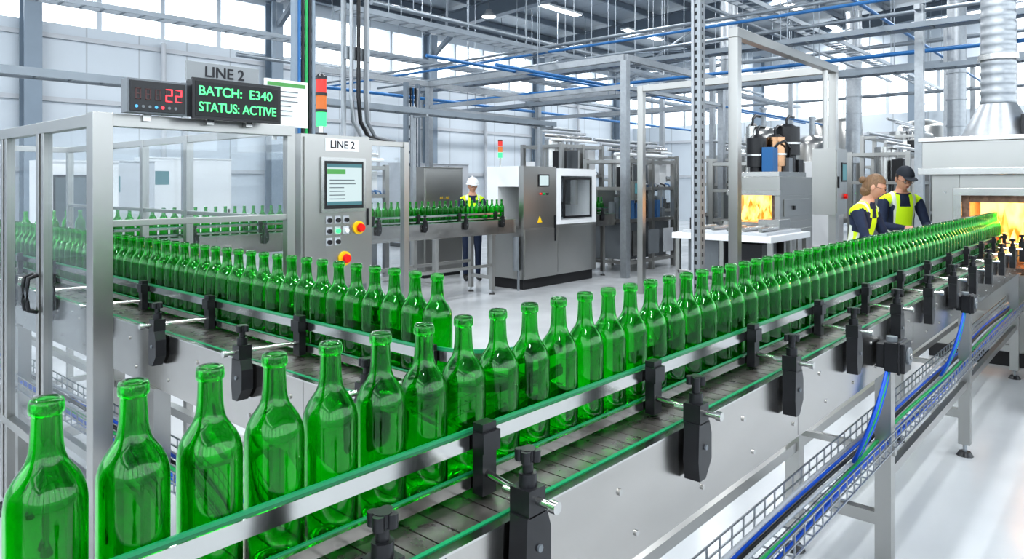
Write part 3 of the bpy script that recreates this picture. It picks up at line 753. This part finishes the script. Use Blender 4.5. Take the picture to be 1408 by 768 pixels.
for i in range(5): m.cyl((fx,1.35,.4+i*.28),(fx-.012,1.35,.4+i*.28),.012,STEEL,8)
m.lathe([(.30,2.02),(.28,2.08),(.17,2.30),(.15,2.34)],(8.0,1.0,0),GALV,28)
pr=[];z=2.34
while z<rz(1)-.05: pr+= [(.138,z),(.146,z+.02),(.138,z+.04)]; z+=.09
m.lathe(pr,(8.0,1.0,0),GALV,28)
m.cyl((8.0,1.0,2.75),(8.0,1.0,2.80),.165,STEEL,28)
m.box(7.75,7.95,.62,.80,2.02,2.22,BLACK); m.cyl((7.8,.70,2.22),(7.8,.70,2.34),.07,BLUEP,14)
m.build('glass_furnace',bevel=.004)
m=MB()
for i in range(5):
    z=.25+i*.14; x=6.0+i*.2
    m.box(x,x+.45,.22,.60,z,z+.035,GALV)
for y in (.22,.56):
    m.box(6.1,6.15,y,y+.04,0,.3,STEELF); m.box(7.2,7.25,y,y+.04,0,.85,STEELF); m.bar((6.0,y+.02,.2),(7.3,y+.02,.92),.03,.08,STEELF)
m.build('access_steps',bevel=.002)

# ------------------------------------------------------------------ people
SKIN=pmat('skin',(0.58,0.31,0.21),0.5,var=0.06,scale=20)
NAVY=pmat('navy_cloth',(0.012,0.022,0.055),0.8,var=0.2,scale=15,bump=0.3)
SHOE=pmat('shoe_black',(0.015,0.015,0.015),0.5)
HAIRB=pmat('hair_brown',(0.17,0.095,0.045),0.5,var=0.35,scale=40,stretch=(3,3,.6),bump=0.5)
HAIRD=pmat('hair_dark',(0.05,0.035,0.025),0.5,var=0.3,scale=40)
EYEW=pmat('eye_white',(0.8,0.8,0.8),0.2); IRIS=pmat('iris',(0.05,0.03,0.02),0.2); LIP=pmat('lip',(0.45,0.16,0.13),0.5)
CAPM=pmat('cap_cloth',(0.015,0.02,0.03),0.75)
def vest_mat():
    m,N,L,b=newmat('hi_vis_vest'); b.inputs['Roughness'].default_value=.7
    tc=N.new('ShaderNodeTexCoord'); sp=N.new('ShaderNodeSeparateXYZ'); L.new(tc.outputs['Object'],sp.inputs[0])
    def band(sock,c,w):
        a=N.new('ShaderNodeMath');a.operation='SUBTRACT';a.inputs[1].default_value=c;L.new(sock,a.inputs[0])
        ab=N.new('ShaderNodeMath');ab.operation='ABSOLUTE';L.new(a.outputs[0],ab.inputs[0])
        l=N.new('ShaderNodeMath');l.operation='LESS_THAN';l.inputs[1].default_value=w;L.new(ab.outputs[0],l.inputs[0]); return l.outputs[0]
    ax=N.new('ShaderNodeMath');ax.operation='ABSOLUTE';L.new(sp.outputs[0],ax.inputs[0])
    b1=band(sp.outputs[2],1.08,.025); b2=band(ax.outputs[0],.105,.018)
    mx=N.new('ShaderNodeMath');mx.operation='MAXIMUM';L.new(b1,mx.inputs[0]);L.new(b2,mx.inputs[1])
    c=N.new('ShaderNodeMixRGB');c.inputs[1].default_value=(0.58,0.85,0.01,1);c.inputs[2].default_value=(0.55,0.57,0.55,1);L.new(mx.outputs[0],c.inputs[0])
    L.new(c.outputs[0],b.inputs['Base Color'])
    b.inputs['Emission Color'].default_value=(0.5,0.8,0.0,1); b.inputs['Emission Strength'].default_value=0.06
    return m
VEST=vest_mat()
def seg_dist(p,a,b):
    d=b-a; t=max(0,min(1,(p-a).dot(d)/max(d.length_squared,1e-9))); return (p-(a+d*t)).length
def skin_mesh(verts,edges,radii,root,sub=2):
    me=bpy.data.meshes.new('sk'); me.from_pydata(verts,edges,[]); o=bpy.data.objects.new('sk',me); S.collection.objects.link(o)
    sm=o.modifiers.new('s','SKIN'); sm.use_smooth_shade=True
    sv=me.skin_vertices[0].data
    for i,r in enumerate(radii): sv[i].radius=r if hasattr(r,'__len__') else (r,r); sv[i].use_root=(i==root)
    ss=o.modifiers.new('u','SUBSURF'); ss.levels=sub; ss.render_levels=sub
    bpy.context.view_layer.update()
    dg=bpy.context.evaluated_depsgraph_get(); out=bpy.data.meshes.new_from_object(o.evaluated_get(dg))
    bpy.data.objects.remove(o); return out
def worker(name,loc,heading,scale=1.0,lean=.1,head_pitch=.3,head_yaw=0,hat='cap',hair=HAIRD,bun=False,glasses=True,female=False,hands=((.16,-.36,1.12),(-.16,-.36,1.12))):
    par=bpy.data.objects.new(name,None); S.collection.objects.link(par); par.location=loc; par.rotation_euler=(0,0,heading); par.scale=(scale,)*3
    R=Matrix.Rotation(lean,3,'X'); piv=Vector((0,0,.95))
    ln=lambda p: piv+R@(Vector(p)-piv)
    sw=.155 if female else .18
    V=[Vector((0,0,.95)),ln((0,.0,1.10)),ln((0,-.005,1.30)),ln((0,.01,1.44)),ln((0,.005,1.50)),ln((0,-.01,1.57))]
    Rr=[(.155,.115),(.14,.105),(.165,.12),(.10,.085),(.058,.06),(.052,.055)]
    if female: Rr[0]=(.16,.12); Rr[1]=(.125,.1); Rr[2]=(.15,.12)
    E=[(0,1),(1,2),(2,3),(3,4),(4,5)]; tag=['vest','vest','vest','skin','skin']
    def av(p,r,par_,t):
        V.append(Vector(p)); Rr.append(r); E.append((par_,len(V)-1)); tag.append(t); return len(V)-1
    wr=[]
    for sg,hp in((1,hands[0]),(-1,hands[1])):
        sh=av(ln((sg*sw,.01,1.405)),.068,3,'vest')
        S_=V[sh]; H=Vector(hp); mid=(S_+H)/2; d=(H-S_); L=d.length; up=.29; lo=.27
        h=math.sqrt(max(.0025,((up+lo)/2)**2-(L/2)**2)) if L<up+lo else .02
        side=Vector((sg*.45,.35,-.9)); side=(side-d.normalized()*side.dot(d.normalized())).normalized()
        El=mid+side*h
        e1=av((S_+El)/2,.054,sh,'navy'); e=av(El,.044,e1,'navy'); f1=av((El*2+H)/3,.042,e,'navy'); w_=av(H,(.028,.028),f1,'navy')
        dirn=(H-El).normalized(); pm=av(H+dirn*.05,(.036,.020),w_,'skin'); wr.append((H,dirn,sg))
        av(H+dirn*.085,(.034,.017),pm,'skin')
    for sg in (1,-1):
        hp=av((sg*.09,0,.88),(.098,.10),0,'navy'); th=av((sg*.10,-.01,.68),.08,hp,'navy'); kn=av((sg*.105,-.015,.49),.06,th,'navy')
        cf=av((sg*.108,.01,.32),.058,kn,'navy'); an=av((sg*.11,.02,.11),.046,cf,'navy')
        hl=av((sg*.11,.015,.052),.046,an,'shoe'); bl=av((sg*.118,-.10,.045),(.045,.038),hl,'shoe'); av((sg*.12,-.17,.040),(.038,.032),bl,'shoe')
    me=skin_mesh([tuple(p) for p in V],E,Rr,0)
    mm={'vest':0,'navy':1,'skin':2,'shoe':3}
    for x in (VEST,NAVY,SKIN,SHOE): me.materials.append(x)
    for p in me.polygons:
        best=min(range(len(E)),key=lambda i:seg_dist(p.center,V[E[i][0]],V[E[i][1]]))
        t=tag[best]
        if t=='navy' and E[best][0]==0: t='navy' if p.center.z<.93 else 'vest'
        if t=='vest' and p.center.y<-.02 and abs(p.center.x)<(p.center.z-1.27)*.35: t='navy'
        if t=='skin' and best==3 and p.center.z<ln((0,0,1.49)).z and E[best][1]<5: t='navy'
        p.material_index=mm[t]; p.use_smooth=True
    bo=bpy.data.objects.new('body',me); S.collection.objects.link(bo); bo.parent=par
    fi=0
    for H,d,sg in wr:
        side=Vector((1,0,0)); side=(side-d*side.dot(d)).normalized(); nrm=side.cross(d).normalized()
        if nrm.z>0: nrm=-nrm
        base=H+d*.075
        for k in range(4):
            off=(k-1.5)*.019; ln_=(.062,.074,.070,.054)[k]
            a=base+side*off; p1=a+d*ln_*.5; p2=p1+(d*.8+nrm*.6).normalized()*ln_*.32; p3=p2+(d*.3+nrm).normalized()*ln_*.28
            fm=skin_mesh([tuple(a-d*.01),tuple(p1),tuple(p2),tuple(p3)],[(0,1),(1,2),(2,3)],[.0095,.009,.008,.007],0,1)
            fm.materials.append(SKIN); fo=bpy.data.objects.new('finger_%d'%fi,fm); fi+=1; S.collection.objects.link(fo); fo.parent=par
        a=H+d*.03-side*sg*.025; p1=a-side*sg*.025+d*.02+nrm*.01; p2=p1+d*.03+nrm*.012
        fm=skin_mesh([tuple(a),tuple(p1),tuple(p2)],[(0,1),(1,2)],[.012,.010,.008],0,1)
        fm.materials.append(SKIN); fo=bpy.data.objects.new('thumb_%d'%fi,fm); S.collection.objects.link(fo); fo.parent=par
    m=MB()
    def hf(u,p):
        x,y,z=p
        if u.z<0: k=1-.32*(-u.z)**1.3; x*=k; y*=1-.10*(-u.z)
        if u.y<0:
            f=-u.y
            y+= .010*f*max(0,-u.z)
            g=math.exp(-((u.x)/.13)**2-((u.z+.17)/.15)**2); y-=.020*g
            g=math.exp(-((abs(u.x)-.32)/.15)**2-((u.z-.04)/.12)**2); y+=.008*g
            g=math.exp(-((u.x)/.5)**2-((u.z-.22)/.1)**2); y-=.004*g
            g=math.exp(-((u.x)/.25)**2-((u.z+.50)/.07)**2); y-=.005*g
            g=math.exp(-((u.x)/.3)**2-((u.z+.85)/.15)**2); y-=.012*g
        return Vector((x,y,z))
    m.sphere((0,0,.115),(.076,.098,.122),SKIN,40,32,fn=hf)
    m.cyl((0,.02,-.02),(0,.01,.06),.05,SKIN,16)
    for sg in (1,-1):
        m.sphere((sg*.028,-.079,.120),.0125,EYEW,12,8); m.sphere((sg*.028,-.0885,.120),(.006,.004,.006),IRIS,10,6)
        m.sphere((sg*.077,.012,.108),(.010,.020,.032),SKIN,12,10)
        m.cb((sg*.028,-.091,.142),(.030,.006,.005),hair)
    m.sphere((0,-.090,.060),(.020,.006,.006),LIP,12,6)
    if glasses:
        for sg in (1,-1):
            pts=[(sg*.030+.021*math.cos(t*pi/6),-.100+.0*t,.120+.016*math.sin(t*pi/6)) for t in range(13)]
            m.tube(pts,.0018,BLACK,6); m.tube([(sg*.051,-.100,.124),(sg*.074,-.05,.122),(sg*.080,.01,.120)],.0018,BLACK,6)
        m.tube([(-.009,-.100,.122),(.009,-.100,.122)],.0018,BLACK,6)
    hr=(.083,.106,.130)
    m.sphere((0,.004,.118),hr,hair,32,24,keep=lambda c:(c.z>.055 and (c.y>-.085 or c.z>.09)) or (c.y>.02 and c.z>-.055) or (c.y>-.02 and c.z>.0))
    if bun:
        m.sphere((0,.115,.150),(.038,.035,.036),hair,16,12); m.sphere((0,.05,.06),(.07,.06,.06),hair,16,12)
    if hat=='cap':
        m.sphere((0,.0,.135),(.090,.112,.125),CAPM,32,20,keep=lambda c:c.z>.03)
        m.sphere((0,-.115,.168),(.066,.075,.010),CAPM,20,8,keep=lambda c:c.y<.045)
    if hat=='helmet':
        m.sphere((0,.0,.150),(.105,.128,.120),WHITE,32,20,keep=lambda c:c.z>0.0)
        m.cyl((0,0,.146),(0,0,.154),.118,WHITE,28,r2=.108); m.box(-.008,.008,-.09,.1,.262,.276,WHITE)
        m.sphere((0,-.125,.150),(.06,.05,.008),WHITE,16,6)
    ho=m.build('head',parent=par)
    ho.location=ln((0,-.012,1.53)); ho.rotation_euler=(head_pitch,0,head_yaw)
    return par
worker('factory_worker_woman',(7.18,2.02,0),math.radians(-8),.965,lean=.22,head_pitch=.32,head_yaw=.45,hat=None,hair=HAIRB,bun=True,female=True,hands=((.13,-.46,1.12),(-.13,-.46,1.12)))
worker('factory_worker_man',(8.50,1.96,0),math.radians(-50),1.01,lean=.12,head_pitch=.40,hat='cap',hands=((.12,-.40,1.13),(-.12,-.40,1.13)))
worker('factory_worker_in_helmet',(8.36,8.28,0),math.radians(-35),.95,lean=.05,head_pitch=.15,hat='helmet',hands=((.12,-.36,1.12),(-.12,-.36,1.12)))

# ------------------------------------------------------------------ lights
NEARP, FARP = 98, 155
def fixture(x,y,L=2.4,P=120,z=None,rot=0):
    z=z or rz(y)-.75
    m=MB(); m.box(-L/2,L/2,-.16,.16,0,.06,WHITE); m.box(-L/2+.03,L/2-.03,-.13,.13,-.006,0,LAMP)
    for s in (-1,1): m.cyl((s*L*.4,0,.06),(s*L*.4,0,rz(y)-z-.2),.006,GALV,6)
    o=m.build('ceiling_light',(x,y,z),rot)
    ld=bpy.data.lights.new('light','AREA'); ld.shape='RECTANGLE'; ld.size=L; ld.size_y=.28; ld.energy=P; ld.color=(.95,.98,1)
    lo=bpy.data.objects.new('light',ld); S.collection.objects.link(lo); lo.location=(0,0,-.02); lo.parent=o
for x in (-1.5,2.2,5.9): 
    for y in (-2.2,1.6,5.4): fixture(x,y,2.4,NEARP)
for x in (10,15,20,25):
    for y in (2.5,8.0,13.0): fixture(x+1.6,y,2.4,FARP,z=rz(y)-.5)
for x in (1,5.5): fixture(x,11.5,2.4,FARP,z=rz(11.5)-.5)
for x,y in ((14.4,13.6),(20,11.2),(25.2,9)):
    z=rz(y)-1.0; m=MB()
    m.lathe([(.001,.2),(.08,.2),(.1,.12),(.22,.0),(.2,0),(.001,.01)],(x,y,z),GREY,20); m.cyl((x,y,z-.005),(x,y,z+.002),.19,LAMP,20); m.cyl((x,y,z+.2),(x,y,rz(y)-.2),.01,GREY,6)
    m.build('high_bay_lamp')
ld=bpy.data.lights.new('fire','POINT'); ld.energy=30; ld.color=(1,.45,.12); ld.shadow_soft_size=.12
lo=bpy.data.objects.new('furnace_fire_light',ld); S.collection.objects.link(lo); lo.location=(7.72,.92,1.38)
w=bpy.data.worlds.new('World'); S.world=w; w.use_nodes=True
bg=w.node_tree.nodes['Background']; bg.inputs[0].default_value=(.88,.95,1,1); bg.inputs[1].default_value=2.8

# ------------------------------------------------------------------ camera
cd=bpy.data.cameras.new('Camera'); cam=bpy.data.objects.new('Camera',cd); S.collection.objects.link(cam)
cd.sensor_width=36; cd.lens=36*977/1408; cd.shift_y=-(384-252)/1408; cd.clip_start=.02
cam.location=(0,0,1.6); cam.rotation_euler=(pi/2,0,math.radians(41.5-90))
S.camera=cam
S.view_settings.view_transform='Standard'; S.view_settings.exposure=0.22
try: S.view_settings.look='Medium High Contrast'
except Exception: S.view_settings.look='None'
try:
    S.cycles.max_bounces=18; S.cycles.transmission_bounces=18; S.cycles.transparent_max_bounces=16; S.cycles.diffuse_bounces=3; S.cycles.glossy_bounces=5
except Exception: pass
